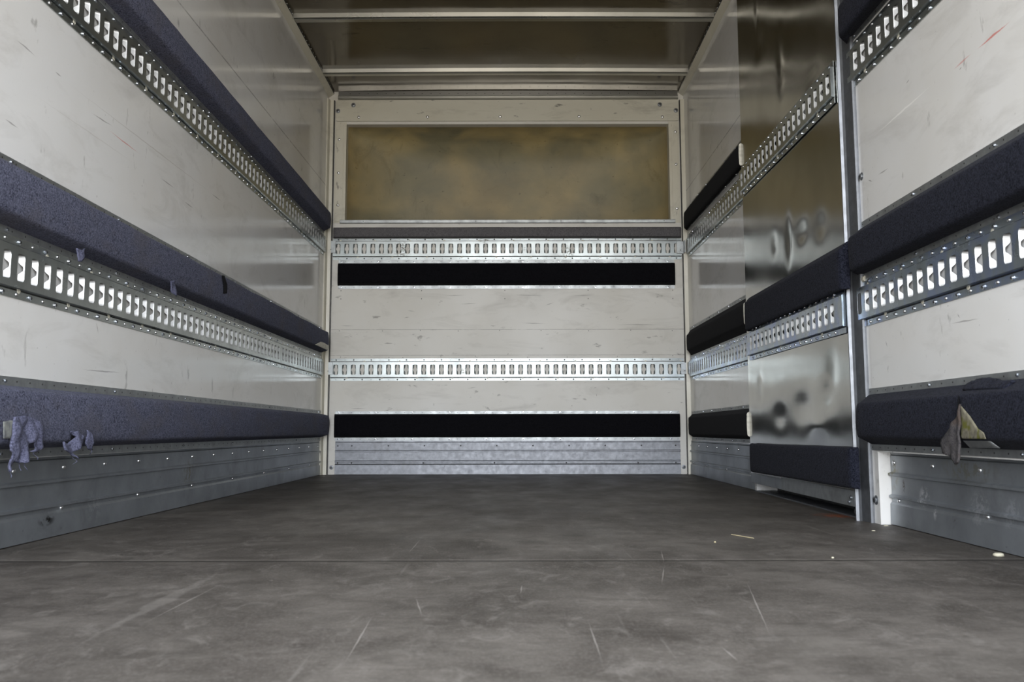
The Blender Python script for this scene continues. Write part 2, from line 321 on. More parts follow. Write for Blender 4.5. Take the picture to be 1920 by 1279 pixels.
COL = S.collection
def link(o): COL.objects.link(o); return o
def thing(name, label, cat, loc, group=None):
    o = bpy.data.objects.new(name, None); o.empty_display_size = .05
    o.location = loc; o['label'] = label; o['category'] = cat
    if group: o['group'] = group
    return link(o)
class MB:
    def __init__(s): s.v = []; s.f = []; s.mi = []; s.sm = []
    def add(s, vs, fs, mi=0, smooth=False):
        b = len(s.v); s.v += [tuple(v) for v in vs]
        for f in fs: s.f.append(tuple(b + i for i in f)); s.mi.append(mi); s.sm.append(smooth)
    def box(s, fr, u0, u1, w0, w1, n0, n1, mi=0):
        F = FR[fr] if isinstance(fr, str) else fr
        g = lambda q, u: q(u) if callable(q) else q
        vs = [F(u, g(w, u), n) for u in (u0, u1) for w in (w0, w1) for n in (n0, n1)]
        s.add(vs, [(0, 1, 3, 2), (4, 6, 7, 5), (0, 4, 5, 1), (2, 3, 7, 6), (0, 2, 6, 4), (1, 5, 7, 3)], mi)
    def sweep(s, fr, us, prof, cz=lambda u: 0, nz=lambda u: 1, mi=0, smooth=False, cap=True, close=False, mids=None):
        F = FR[fr] if isinstance(fr, str) else fr
        b = []; k = len(prof)
        for u in us: b += [F(u, w + cz(u), n * nz(u)) for w, n in prof]
        fs = []; last = k if close else k - 1
        b0 = len(s.v); s.v += [tuple(v) for v in b]
        for i in range(len(us) - 1):
            for j in range(last):
                j2 = (j + 1) % k
                s.f.append((b0 + i * k + j, b0 + (i + 1) * k + j, b0 + (i + 1) * k + j2, b0 + i * k + j2))
                s.mi.append(mids[j] if mids else mi); s.sm.append(smooth)
        if cap:
            s.f.append(tuple(b0 + j for j in range(k))); s.mi.append(mi); s.sm.append(False)
            e = b0 + (len(us) - 1) * k
            s.f.append(tuple(e + j for j in reversed(range(k)))); s.mi.append(mi); s.sm.append(False)
    def disc(s, fr, u, w, n, r, h=.0006, mi=0, seg=8):
        F = FR[fr] if isinstance(fr, str) else fr
        vs = [F(u + r * math.cos(a * 2 * PI / seg), w + r * math.sin(a * 2 * PI / seg), q) for q in (n, n + h) for a in range(seg)]
        s.add(vs, [tuple(range(seg, 2 * seg))] + [(a, (a + 1) % seg, seg + (a + 1) % seg, seg + a) for a in range(seg)], mi)
    def build(s, name, mats, parent=None, origin=None, label=None):
        if origin is None: origin = parent.matrix_world.translation if False else (tuple(ORI[parent.name]) if parent else None)
        if origin is None:
            xs = list(zip(*s.v)); origin = ((min(xs[0]) + max(xs[0])) / 2, (min(xs[1]) + max(xs[1])) / 2, min(xs[2]))
        me = bpy.data.meshes.new(name)
        me.from_pydata([(x - origin[0], y - origin[1], z - origin[2]) for x, y, z in s.v], [], s.f)
        for m in (mats if isinstance(mats, (list, tuple)) else [mats]): me.materials.append(m)
        for i, p in enumerate(me.polygons): p.material_index = s.mi[i]; p.use_smooth = s.sm[i]
        bm = bmesh.new(); bm.from_mesh(me); bmesh.ops.recalc_face_normals(bm, faces=bm.faces); bm.to_mesh(me); bm.free()
        o = bpy.data.objects.new(name, me); link(o)
        if parent:
            o.parent = parent; po_ = ORI[parent.name]
            o.location = tuple(origin[i] - po_[i] for i in range(3))
        else: o.location = origin
        ORI[o.name] = tuple(origin)
        if label: o['label'] = label
        return o
ORI = {}
_th = thing
def thing(name, label, cat, loc, group=None):
    o = _th(name, label, cat, loc, group); ORI[o.name] = tuple(loc); return o
def struct(o, label=None):
    o['kind'] = 'structure'
    if label: o['label'] = label
    return o
def tag(o, label, cat, group=None):
    o['label'] = label; o['category'] = cat
    if group: o['group'] = group
    return o

# fasteners share a few meshes (local z points out of the surface)
def fastener_mesh(name, prof, m, seg=10, cross=False):
    vs = []; fs = []
    for r, z in prof:
        vs += [(r * math.cos(a * 2 * PI / seg), r * math.sin(a * 2 * PI / seg), z) for a in range(seg)]
    k = len(prof)
    for i in range(k - 1):
        for a in range(seg):
            fs.append((i * seg + a, i * seg + (a + 1) % seg, (i + 1) * seg + (a + 1) % seg, (i + 1) * seg + a))
    fs.append(tuple((k - 1) * seg + a for a in range(seg)))
    if cross:
        z = prof[-1][1] + .0002; t = prof[-2][0] * .75; c = prof[-1][0] * .35 + .0003
        for a, b in ((t, c), (c, t)):
            n0 = len(vs); vs += [(-a, -b, z), (a, -b, z), (a, b, z), (-a, b, z)]; fs.append((n0, n0 + 1, n0 + 2, n0 + 3))
    me = bpy.data.meshes.new(name); me.from_pydata(vs, [], fs)
    me.materials.append(m)
    if cross: me.materials.append(M['dark']); me.polygons[-1].material_index = 1; me.polygons[-2].material_index = 1
    for p in me.polygons[:len(fs) - 1]: p.use_smooth = len(p.vertices) == 4 and not cross
    return me
FM_ = {
    'rivet': fastener_mesh('rivet_mesh', [(.0050, 0), (.0047, .0016), (.0034, .0030), (.0016, .0036)], M['rivet']),
    'screw': fastener_mesh('screw_mesh', [(.0072, 0), (.0072, .0010), (.0050, .0012), (.0046, .0034), (.0028, .0046)], M['screw'], 12, True),
    'pin': fastener_mesh('pin_mesh', [(.0022, 0), (.0020, .0012), (.0010, .0016)], M['dark'], 8),
    'hole': fastener_mesh('punched_hole_mesh', [(.0062, 0), (.0060, .0012), (.0050, .0013)], M['cream'], 12),
    'bolt': fastener_mesh('bolt_mesh', [(.0125, 0), (.0125, .0015), (.0080, .0017), (.0078, .006), (.0045, .0072)], M['post'], 12, True),
}
def fasten(kind, name, parent, fr, u, w, n, scale=1.0):
    o = bpy.data.objects.new(name, FM_[kind]); link(o)
    p = FR[fr](u, w, n)
    if parent:
        o.parent = parent; q = ORI[parent.name]; p = tuple(p[i] - q[i] for i in range(3))
    r = ROT[fr] @ Matrix.Rotation(random.random() * 3, 4, 'Z')
    o.matrix_local = Matrix.Translation(p) @ r @ Matrix.Scale(scale, 4)
    return o

# ---------------------------------------------------------------- setting
SEG = [OPEN_Y + i * (D + .02 - OPEN_Y) / 12 for i in range(13)]
mb = MB(); mb.add([(-1.2, OPEN_Y, 0), (1.2, OPEN_Y, 0), (1.2, 5.0, 0), (-1.2, 5.0, 0), (-1.2, OPEN_Y, -.06), (1.2, OPEN_Y, -.06), (1.2, 5.0, -.06), (-1.2, 5.0, -.06)],
                  [(0, 1, 2, 3), (4, 7, 6, 5), (0, 4, 5, 1), (1, 5, 6, 2), (2, 6, 7, 3), (3, 7, 4, 0)])
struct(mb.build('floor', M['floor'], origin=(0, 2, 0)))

mb = MB()
top = lambda u: skin(u) + .01
mb.box('L', OPEN_Y, D + .03, .191, top, -.10, 0)
mb.box('LS', OPEN_Y, D + .03, 0, .191, -.07, -.004)
struct(mb.build('wall_left', M['wallL'], origin=(-1.08, 2, 0)))
mb = MB()
mb.box('R', OPEN_Y, 2.402, .191, top, -.10, 0)
mb.box('R', 3.528, D + .03, .191, top, -.10, 0)
mb.box('R', 2.295, 2.402, 0, .191, -.10, 0)
mb.box('R', 3.528, 3.555, 0, .191, -.10, 0)
mb.box('RS', OPEN_Y, 2.30, 0, .191, -.07, -.004)
mb.box('RS', 3.55, D + .03, 0, .191, -.07, -.004)
struct(mb.build('wall_right', M['wallR'], origin=(1.03, 2, 0)))
mb = MB()
mb.box('R', 2.38, 3.55, 0, top, -.12, -.085)                      # dark backing added behind the side door so its gap shows dark
struct(mb.build('added_door_backing', M['dark'], origin=(1.08, 3, 0)))
mb = MB()
ox0, ox1, oz0, oz1 = -.972, .946, 1.479, 2.062
mb.box('B', -1.10, 1.10, 0, oz0, -.05, 0)
mb.box('B', -1.10, ox0, oz0, oz1, -.05, 0)
mb.box('B', ox1, 1.10, oz0, oz1, -.05, 0)
mb.box('B', -1.10, 1.10, oz1, 2.30, -.05, 0)
for px in (-.985, -.515, -.03, .455, .948):
    for z in (1.06, 1.012): mb.disc('B', px, z, 0, .0028, .0006, 1)
for px in (-.99, -.74, -.52, -.30, -.06, .18, .455, .70, .94): mb.disc('B', px, .826 + random.uniform(-.003, .003), 0, .0024, .0006, 1)
for px in (-.98, -.70, -.62, -.40, -.2, .1, .33, .62, .94): mb.disc('B', px, .674 + random.uniform(-.006, .004), 0, .0022, .0006, 1)
struct(mb.build('wall_back', [M['wallB'], M['dark']], origin=(0, D, 0)))

# roof skin, slightly crowned
mb = MB(); nx = 24
ys = [OPEN_Y, 0, 1, 2, 3, 3.9, 4.6, D + .03]
vs = [(x, y, skin(y) + crown(x) + q) for q in (0, .05) for y in ys for x in [-1.12 + 2.24 * i / nx for i in range(nx + 1)]]
k = nx + 1; half = len(ys) * k; fs = []
for q in (0, half):
    for i in range(len(ys) - 1):
        for j in range(nx): fs.append((q + i * k + j, q + i * k + j + 1, q + (i + 1) * k + j + 1, q + (i + 1) * k + j))
mb.add(vs, fs, 0, True)
struct(mb.build('ceiling', M['roof'], origin=(0, 2, 2.2)))

# angled rails where the walls meet the roof
for i, (fr, name, tl) in enumerate((('L', 'trim_2', lambda u: 2.1110 + .0236 * u), ('R', 'trim_3', lambda u: 2.0066 + .0464 * u))):
    mb = MB()
    F = FR[fr]
    lo = tl
    if fr == 'R': lo = lambda u: 2.100 + .0265 * u if u < 3.6 else 2.1954 + .0385 * (u - 3.6) * .75
    for a, b in zip(SEG[:-1], SEG[1:]):
        up = lambda u: lo(u) + .0205
        q = [F(u, z, n) for u in (a, b) for z, n in ((lo(u), 0.0), (lo(u) + .002, .004), (up(u), .030), (skin(u) + .01, .030))]
        mb.add(q, [(0, 1, 5, 4), (1, 2, 6, 5)], 0); mb.add([q[2], q[6], q[7], q[3]], [(0, 1, 2, 3)], 1)
    o = struct(mb.build(name, [M['cream'], M['dark']], origin=(F(2, 0, 0)[0], 2, 2.1)))
    for kx in range(46):
        u = 2.6 + kx * .05
        mb2 = None
        if u < 4.85: fasten('rivet', 'rivet', o, fr, u, (lo(u) + .0205 + skin(u)) / 2 + .002, .030, .55)

# corner posts where the side walls meet the front wall
def corner(name, pts, z1, m):
    mb = MB(); k = len(pts)
    vs = [(x, y, z) for z in (0, z1) for x, y in pts]
    mb.add(vs, [(j, (j + 1) % k, k + (j + 1) % k, k + j) for j in range(k)] + [tuple(range(k)), tuple(range(2 * k - 1, k - 1, -1))])
    return struct(mb.build(name, m))
corner('trim_4', [(-1.10, 4.868), (-1.0715, 4.868), (-1.0655, 4.900), (-1.0640, 4.896), (-1.0455, 4.900), (-1.0445, 4.9190), (-1.10, 4.919)], 2.205, M['cream'])
corner('trim_5', [(-1.0445, 4.9050), (-1.0395, 4.905), (-1.0395, 4.9192), (-1.0445, 4.9192)], 2.205, M['dark'])
corner('trim_6', [(1.10, 4.868), (1.0460, 4.868), (1.0400, 4.900), (1.0350, 4.896), (1.0130, 4.900), (1.0120, 4.919), (1.10, 4.919)], 2.205, M['cream'])
corner('trim_7', [(1.0125, 4.905), (1.0080, 4.905), (1.0080, 4.9192), (1.0125, 4.9192)], 2.205, M['dark'])

# ---------------------------------------------------------------- front wall, upper part
t = thing('header_beam', 'cream painted header board spanning the front wall above the brown recess', 'beam', (0, D, 2.078))
mb = MB(); pts = []
for (cx_, cz_, a0) in ((-1.021, 2.090, 180), (.993, 2.090, 270), (.993, 2.196, 0), (-1.021, 2.196, 90)):
    for a in range(0, 91, 30): pts.append((cx_ + .012 * math.cos(math.radians(a0 + a)), cz_ + .012 * math.sin(math.radians(a0 + a))))
k = len(pts); vs = [FR['B'](u, w, n) for n in (0, .012) for u, w in pts]
mb.add(vs, [(j, (j + 1) % k, k + (j + 1) % k, k + j) for j in range(k)] + [tuple(range(k, 2 * k))])
mb.build('board', M['header'], t)
for u, w in ((-.930, 2.176), (-1.021, 2.140), (.893, 2.176), (.988, 2.140)): fasten('bolt', 'bolt', t, 'B', u, w, .012, 1.1)
for u in (-.897, -.488, -.057, .412, .907): fasten('rivet', 'rivet', t, 'B', u, 2.101 + random.uniform(-.003, .003), .012, 1.9)

t = thing('roof_edge_trim', 'shiny aluminium trim strip along the roof edge above the cream header board', 'trim', (0, D, 2.209))
mb = MB()
mb.sweep('B', [-1.02, 1.0], [(2.2095, .0), (2.2095, .018), (2.214, .026), (2.224, .026), (2.2265, .020), (2.2285, .026), (2.231, .012), (2.262, .010), (2.262, 0)])
mb.build('strip', M['alu'], t)
for i in range(36): fasten('pin', 'pin', t, 'B', -.95 + i * .0535, 2.247, .0108, 1.1)

for sgn, name_, lab in ((-1, 'window_stile', 'cream riveted stile on the left edge of the brown recess'), (1, 'window_stile', 'cream riveted stile on the right edge of the brown recess')):
    x0, x1 = (-1.036, ox0 + .003) if sgn < 0 else (ox1 - .003, 1.004)
    t = thing('riveted_stile', lab, 'stile', ((x0 + x1) / 2, D, oz0))
    mb = MB(); mb.box('B', x0, x1, 1.462, 2.074, 0, .004)
    inner = x1 - .016 if sgn < 0 else x0 + .016
    a, b = (x0 + .010, inner) if sgn < 0 else (inner, x1 - .010)
    mb.box('B', a, b, 1.470, 2.055, .004, .008)
    # the inner lip turned into the opening
    e0, e1 = (x1 - .004, x1) if sgn < 0 else (x0, x0 + .004)
    mb.box('B', e0, e1, oz0, 2.062, -.05, .006)
    mb.build('plate', M['cream'], t)
    zz = (1.966, 1.763, 1.569) if sgn < 0 else (2.010, 1.812, 1.545)
    for z in zz: fasten('rivet', 'rivet', t, 'B', (a + b) / 2 + .006 * sgn, z, .008, 1.8)

# the moulded nose over the cab: a shallow rounded bowl behind the opening
mb = MB(); nu, nw = 44, 26; vs = []
for j in range(nw + 1):
    for i in range(nu + 1):
        s_ = -1 + 2 * i / nu; t_ = j / nw
        x = (ox0 + ox1) / 2 + s_ * (.985 + .03 * (1 - t_)); z = oz0 - .06 + t_ * (oz1 - oz0 + .10)
        e_ = max(0.0, 1 - abs(s_) ** 3.2) ** .55
        f_ = min(1, max(0.0, 1 - abs(2 * t_ - 1.0) ** 5)) ** .6
        dep = .10 + e_ * (.10 + f_ * (.30 - .12 * t_)) + .010 * noise.noise(Vector((s_ * 2.5, t_ * 2, 1)))
        vs.append((x, D + .02 + dep * (1 if 0 < j < nw else .1) * (1 if 0 < i < nu else .1), z))
k = nu + 1
mb.add(vs, [(j * k + i, j * k + i + 1, (j + 1) * k + i + 1, (j + 1) * k + i) for j in range(nw) for i in range(nu)], 0, True)
struct(mb.build('wall_front', M['nose'], origin=(0, D + .2, 1.42)), 'brownish fibreglass bowl behind the wide recess')

t = thing('sill_strip', 'narrow galvanized sill strip under the brown recess of the front wall', 'strip', (0, D, 1.459))
mb = MB(); mb.sweep('B', [-.998, .971], [(1.459, 0), (1.459, .010), (1.4615, .013), (1.4775, .013), (1.480, .010), (1.480, 0)])
mb.build('strip', M['galv'], t)
for u in (-.86, -.2, .30, .905): fasten('pin', 'pin', t, 'B', u, 1.470, .013, 1.2)

# ---------------------------------------------------------------- slotted cargo tracks
HW = .0290
def track(fr, u0, u1, slots, cfun, n0, mat, label, screws_from=1.35, metalname='rail', small=1.0, phase=0):
    mid = (u0 + u1) / 2
    t = thing('slotted_cargo_track', label, 'cargo track', FR[fr](mid, cfun(mid) - .0645, n0), 'slotted steel cargo tracks on the walls')
    mb = MB(); F = lambda u, w, n: FR[fr](u, w + cfun(u), n + n0)
    H = .0115; outer = [(.0645, 0), (.0645, .0025), (.0487, .0025), (.0482, .0004), (.0461, .0004), (.0457, .0095), (.0437, H), (.034, H)]
    bot = [(-w, n) for w, n in reversed(outer)]
    full = outer + bot
    MI1 = [0, 0, 0, 1, 0, 0, 0]; MI2 = MI1 + [0] + MI1[::-1]  # dark slot paints the shade line into the flange grooves
    pitch = abs(slots[1] - slots[0]); hw = pitch / 2
    slots = [p for p in sorted(slots) if p - hw >= u0 - .001 and p + hw <= u1 + .001]
    def seg_(a, b):
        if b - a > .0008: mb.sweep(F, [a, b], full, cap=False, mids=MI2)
    cur = u0
    ws = [-HW, -HW + .0025, -HW + .006, -.018, -.013, -.009, -.005, 0, .005, .009, .013, .018, HW - .006, HW - .0025, HW]
    def eu(w):
        a = HW - abs(w)
        return .0140 - (.0045 if a < .0001 else .0012 if a < .0026 else 0)
    def sl(w):
        x = min(1, max(0, (abs(w) - .003) / .011)); return .20 + .80 * x * x * (3 - 2 * x)
    for p in slots:
        seg_(cur, p - hw); a, b = p - hw, p + hw; cur = b
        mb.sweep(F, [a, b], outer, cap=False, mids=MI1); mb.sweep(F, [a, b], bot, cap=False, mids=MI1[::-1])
        for d in (-1, 1):
            e = a if d < 0 else b
            col = [F(e, w, H) for w in ws]; ed = [F(p + d * eu(w), w, H) for w in ws]
            l1 = [F(p + d * (eu(w) - .0012 * sl(w)), w, H - .0018 * sl(w)) for w in ws]
            l2 = [F(p + d * (eu(w) - .0076 * sl(w)), w, H - .0100 * sl(w)) for w in ws]
            k = len(ws); vs = col + ed + l1 + l2
            fs = [(r * k + i, (r + 1) * k + i, (r + 1) * k + i + 1, r * k + i + 1) for r in range(3) for i in range(k - 1)]
            mb.add(vs, fs[:k - 1]); mb.add(vs, fs[k - 1:], 2 if fr != 'B' else 0)
            for w0, w1 in ((HW, .034), (-HW, -.034)):
                mb.add([F(e, w0, H), F(p + d * eu(HW), w0, H), F(p + d * eu(HW), w1, H), F(e, w1, H)], [(0, 1, 2, 3)])
        for w0, w1 in ((HW, .034), (-HW, -.034)):
            q = eu(HW)
            mb.add([F(p - q, w0, H), F(p + q, w0, H), F(p + q, w1, H), F(p - q, w1, H)], [(0, 1, 2, 3)])
    seg_(cur, u1)
    # end caps of the channel
    for e in (u0, u1):
        vs = [F(e, w, n) for w, n in full]; mb.add(vs, [tuple(range(len(vs)))])
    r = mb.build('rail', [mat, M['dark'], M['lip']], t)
    for i, p in enumerate(slots):
        if fr != 'B' and p < screws_from: continue
        for sg in (1, -1):
            kind = 'screw' if (i + (sg < 0)) % 2 == 0 else 'rivet'
            if fr == 'B':
                if kind == 'screw': fasten('pin', 'screw', t, fr, p, cfun(p) + sg * .0565, n0 + .0025, 2.0)
                else: fasten('pin', 'pin', t, fr, p, cfun(p) + sg * .0565, n0 + .0025, .9)
            else:
                sc = .85 if kind == 'screw' else .9
                if p > 3.9: sc *= .8
                fasten(kind, kind, t, fr, p + .004, cfun(p) + sg * .0565, n0 + .0025, sc * small)
        if (i + phase) % 4 == 0: fasten('hole', 'punched_hole', t, fr, p + .012, cfun(p) + .0475, n0 + .0020, 1.0)
        if (i + phase) % 4 == 2: fasten('hole', 'punched_hole', t, fr, p + .012, cfun(p) - .0475, n0 + .0020, 1.0)
    return t
def rng(start, pitch, lo, hi):
    n0 = math.ceil((lo - start) / pitch); n1 = math.floor((hi - start) / pitch)
    return [start + i * pitch for i in range(n0, n1 + 1)]
cLL = lambda u: .5868 + .0044 * u
cLU = lambda u: 1.2520 + .0142 * u
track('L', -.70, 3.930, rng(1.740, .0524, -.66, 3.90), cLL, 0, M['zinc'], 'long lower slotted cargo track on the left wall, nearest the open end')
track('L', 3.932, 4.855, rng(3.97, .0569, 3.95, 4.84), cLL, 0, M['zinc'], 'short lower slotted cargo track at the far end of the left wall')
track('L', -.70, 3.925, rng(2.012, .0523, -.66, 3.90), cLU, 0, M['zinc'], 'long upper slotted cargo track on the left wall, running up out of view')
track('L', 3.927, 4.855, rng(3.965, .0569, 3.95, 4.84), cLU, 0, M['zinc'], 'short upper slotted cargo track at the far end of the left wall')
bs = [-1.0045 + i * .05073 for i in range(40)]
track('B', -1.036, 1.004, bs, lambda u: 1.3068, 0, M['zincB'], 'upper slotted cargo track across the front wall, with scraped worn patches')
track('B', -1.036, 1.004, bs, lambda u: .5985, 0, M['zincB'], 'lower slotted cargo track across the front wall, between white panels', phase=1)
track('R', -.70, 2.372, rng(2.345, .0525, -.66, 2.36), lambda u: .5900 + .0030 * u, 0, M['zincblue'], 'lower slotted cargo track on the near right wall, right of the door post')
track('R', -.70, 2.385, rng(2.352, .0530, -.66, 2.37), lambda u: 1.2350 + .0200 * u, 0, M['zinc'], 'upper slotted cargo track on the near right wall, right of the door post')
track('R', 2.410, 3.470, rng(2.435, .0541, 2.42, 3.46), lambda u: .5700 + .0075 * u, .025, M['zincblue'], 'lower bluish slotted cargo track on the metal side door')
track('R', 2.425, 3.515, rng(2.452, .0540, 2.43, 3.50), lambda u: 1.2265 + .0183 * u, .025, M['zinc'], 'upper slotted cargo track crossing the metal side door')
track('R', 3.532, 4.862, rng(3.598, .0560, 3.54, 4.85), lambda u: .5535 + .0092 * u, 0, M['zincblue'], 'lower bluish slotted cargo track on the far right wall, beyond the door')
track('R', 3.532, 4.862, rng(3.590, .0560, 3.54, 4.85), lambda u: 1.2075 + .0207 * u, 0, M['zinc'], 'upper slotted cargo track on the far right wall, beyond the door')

# corner plates joining side and front tracks
for x0, x1, z0, z1, lab in ((-1.072, -1.018, 1.281, 1.352, 'upper left corner'), (-1.072, -1.022, .570, .641, 'lower left corner'),
                            (.974, 1.016, 1.274, 1.345, 'upper right corner'), (.984, 1.024, .570, .636, 'lower right corner')):
    t = thing('corner_bracket', 'small grey steel bracket joining the tracks in the %s of the front wall' % lab, 'bracket', ((x0 + x1) / 2, D - .02, z0), 'corner brackets joining the tracks')
    mb = MB(); mb.box('B', x0, x1, z0, z1, .0155, .0195)
    wx = x0 if x0 < 0 else x1
    sx = 1 if x0 < 0 else -1
    mb.box('B', min(wx, wx + sx * .004), max(wx, wx + sx * .004), z0, z1, .0195, .062)
    mb.build('plate', M['galv'], t)
    fasten('pin', 'pin', t, 'B', (x0 + x1) / 2, z0 + .02, .0195, 1.3)

# ---------------------------------------------------------------- carpet covered bumper pads
def pad(fr, u0, u1, wb, wt, fb, ft, n, mat, label, cz=lambda u: 0, ends=('ch', 'ch'), strips=(.0165, .0165), soft=1.0, n0=0.0, ch=.055, stripmat='galv', screws=None, dots=True, group='carpeted bumper pads on the walls'):
    mid = (u0 + u1) / 2
    t = thing('bumper_pad', label, 'bumper pad', FR[fr](mid, wb + cz(mid) - strips[1], n0), group)
    r = .008
    us = []
    if ends[0] == 'ch': us += [(u0, .06), (u0 + ch * .5, .62), (u0 + ch * .85, .93), (u0 + ch * 1.15, 1.0)]
    elif ends[0] == 'rd': us += [(u0, .15), (u0 + .004, .6), (u0 + .010, .85), (u0 + .018, .97), (u0 + .03, 1.0)]
    else: us += [(u0, 1.0)]
    a = us[-1][0]; tail = []
    if ends[1] == 'ch': tail = [(u1 - ch * 1.15, 1.0), (u1 - ch * .85, .93), (u1 - ch * .5, .62), (u1, .06)]
    elif ends[1] == 'rd': tail = [(u1 - .03, 1.0), (u1 - .018, .97), (u1 - .010, .85), (u1 - .004, .6), (u1, .15)]
    else: tail = [(u1, 1.0)]
    b = tail[0][0]; m_ = max(2, int((b - a) / .05))
    us += [(a + (b - a) * i / m_, 1.0) for i in range(1, m_)] + tail
    nn = n - n0 if False else n
    prof = [(wb, .001), (wb + (fb - wb) * .5, n * .5), (fb - r * .15, n - r), (fb + r * .25, n - r * .25), (fb + r, n)]
    k_ = 5
    prof += [(fb + r + (ft - fb - 2 * r) * i / k_, n + .0022 * soft * math.sin(PI * i / k_)) for i in range(1, k_)]
    prof += [(ft - r, n), (ft - r * .25, n - r * .25), (ft + r * .15, n - r), (ft + (wt - ft) * .5, n * .5), (wt, .001)]
    mb = MB(); vs = []; k = len(prof)
    for u, sc in us:
        for j, (w, q) in enumerate(prof):
            e = min(j, k - 1 - j)
            wob = soft * (.0016 * noise.noise(Vector((u * 4, w * 14, 3 + len(label)))) + .0008 * noise.noise(Vector((u * 17, w * 30, 9)))) if e > 0 else 0
            vs.append(FR[fr](u, w + cz(u) + wob * .8, n0 + q * sc + wob * (1 if sc > .5 else .2)))
    mb.add(vs, [(i * k + j, (i + 1) * k + j, (i + 1) * k + j + 1, i * k + j + 1) for i in range(len(us) - 1) for j in range(k - 1)], 0, True)
    for side_, i in ((0, 0), (1, len(us) - 1)):
        if ends[side_] != 'flat': mb.add(vs[i * k:(i + 1) * k], [tuple(range(k))], 0)
    mb.build('carpet_cover', mat, t)
    for side_, u in ((0, u0), (1, u1)):
        if ends[side_] == 'flat':
            c = MB(); d = .0035 if side_ == 0 else -.0035
            cc = (sum(p[0] for p in prof) / k, sum(p[1] for p in prof) / k)
            q = [(cc[0] + (w - cc[0]) * .985, cc[1] + (m2 - cc[1]) * .985) for w, m2 in prof]
            v0 = [FR[fr](u - d * .3, w + cz(u), n0 + m2) for w, m2 in q]; v1 = [FR[fr](u + d, w + cz(u), n0 + m2) for w, m2 in q]
            c.add(v0 + v1, [tuple(range(k)), tuple(range(2 * k - 1, k - 1, -1))] + [(j, (j + 1) % k, k + (j + 1) % k, k + j) for j in range(k)])
            c.build('foam_end', M['foamend'], t, label='cream bare foam end of the pad')
    e0 = u0 + (.0 if ends[0] == 'flat' else .004); e1 = u1 - (.0 if ends[1] == 'flat' else .004)
    for (lo, hi), nm in (((wt - .003, wt + strips[0]), 'mounting_strip'), ((wb - strips[1], wb + .003), 'mounting_strip')):
        if hi - lo < .006: continue
        c = MB(); sg = [e0 + (e1 - e0) * i / 8 for i in range(9)]
        c.sweep(fr, sg, [(lo, n0), (lo, n0 + .0022), (hi, n0 + .0022), (hi, n0)], cz)
        md = (lo + hi) / 2 + (.0012 if lo > wb else -.0012)
        if dots:
            q = math.ceil(max(e0, 1.3 if fr != 'B' else -9) / .0505) * .0505
            while q < e1 - .01:
                c.disc(fr, q, md + cz(q), n0 + .0022, .0021, .0004, 1, 6); q += .0505
        c.build(nm, [M[stripmat], M['dark']], t)
        if screws:
            q = screws[0]
            while q < e1 - .02:
                if q > e0 + .01 and (fr == 'B' or q > 1.4): fasten('screw', 'screw', t, fr, q, md + cz(q), n0 + .0022, .66)
                q += screws[1]
    return t

padL_mid = pad('L', -.70, 4.86, .6660, .7965, .6770, .7800, .050, M['blue'], 'middle blue-grey carpeted bumper pad on the left wall, with small tears', cz=lambda u: .0050 * u, screws=(1.75, .505), soft=1.6, strips=(.0165, .0145))
padL_low = pad('L', -.70, 4.90, .2117, .3445, .2240, .3335, .050, M['blue'], 'lowest blue-grey carpeted bumper pad on the left wall, frayed and hanging in shreds', screws=(1.775, .505), soft=2.2, ends=('ch', 'ch'), ch=.04, strips=(.019, .0195))
pad('L', -.70, 4.86, 1.3365, 1.4620, 1.3480, 1.4350, .050, M['blue'], 'topmost blue-grey carpeted bumper pad on the left wall, along the upper track', cz=lambda u: .0122 * u, screws=(1.9, .505), soft=1.2, strips=(.015, .013))
pad('B', -1.036, 1.004, 1.3715, 1.4360, 1.3715, 1.4275, .040, M['grey'], 'thin dusty grey carpeted bumper pad on top of the front wall track', ends=('rd', 'rd'), strips=(0, 0), dots=False, soft=.8)
pad('B', -1.005, .964, 1.0895, 1.2226, 1.1000, 1.2130, .045, M['black'], 'black carpeted bumper pad high on the front wall, under the upper track', ends=('rd', 'rd'), screws=(-.985, .212), strips=(.019, .019), soft=.5)
pad('B', -1.008, .974, .2090, .3438, .2200, .3360, .045, M['black'], 'black carpeted bumper pad low on the front wall, above the ribbed metal plate', ends=('rd', 'rd'), screws=(-.985, .212), strips=(.0155, .019), soft=.5)
cR = lambda u: .0060 * u
padR_low = pad('R', -.70, 2.356, .2100, .3450, .2275, .3215, .050, M['navy'], 'lowest dark navy bumper pad on the near right wall, torn open with a hanging flap', screws=(1.62, .36), soft=1.2, strips=(.0155, .0155))
pad('R', -.70, 2.360, .6640, .7945, .6670, .7630, .050, M['navy'], 'middle dark navy bumper pad on the near right wall, between white panel and track', cz=cR, screws=(1.65, .36), soft=.8, strips=(.0155, .016))
pad('R', -.70, 2.365, 1.3250, 1.4400, 1.3100, 1.4020, .050, M['navy'], 'topmost dark navy bumper pad at the upper right edge, above the upper track', cz=lambda u: .0190 * u, screws=(1.6, .36), soft=.6, strips=(.0155, .016))
pad('R', 2.368, 3.455, .6340, .7660, .6290, .7460, .0262, M['navy'], 'wide dark navy bumper pad across the middle of the metal side door', cz=lambda u: .0060 * u, ends=('rd', 'rd'), strips=(0, 0), n0=.025, dots=False, soft=.5)
pad('R', 2.360, 3.452, .1000, .2120, .1020, .2130, .0232, M['navy'], 'dark navy bumper pad at the foot of the metal side door', cz=lambda u: -.0052 * u, ends=('rd', 'rd'), strips=(0, 0), n0=.0255, dots=False, soft=.4)
pad('R', 3.531, 4.875, .2095, .3400, .2230, .3220, .031, M['black'], 'lowest black bumper pad on the far right wall, with a cream foam end', ends=('flat', 'ch'), screws=(3.7, .21), soft=.5, strips=(.015, .015))
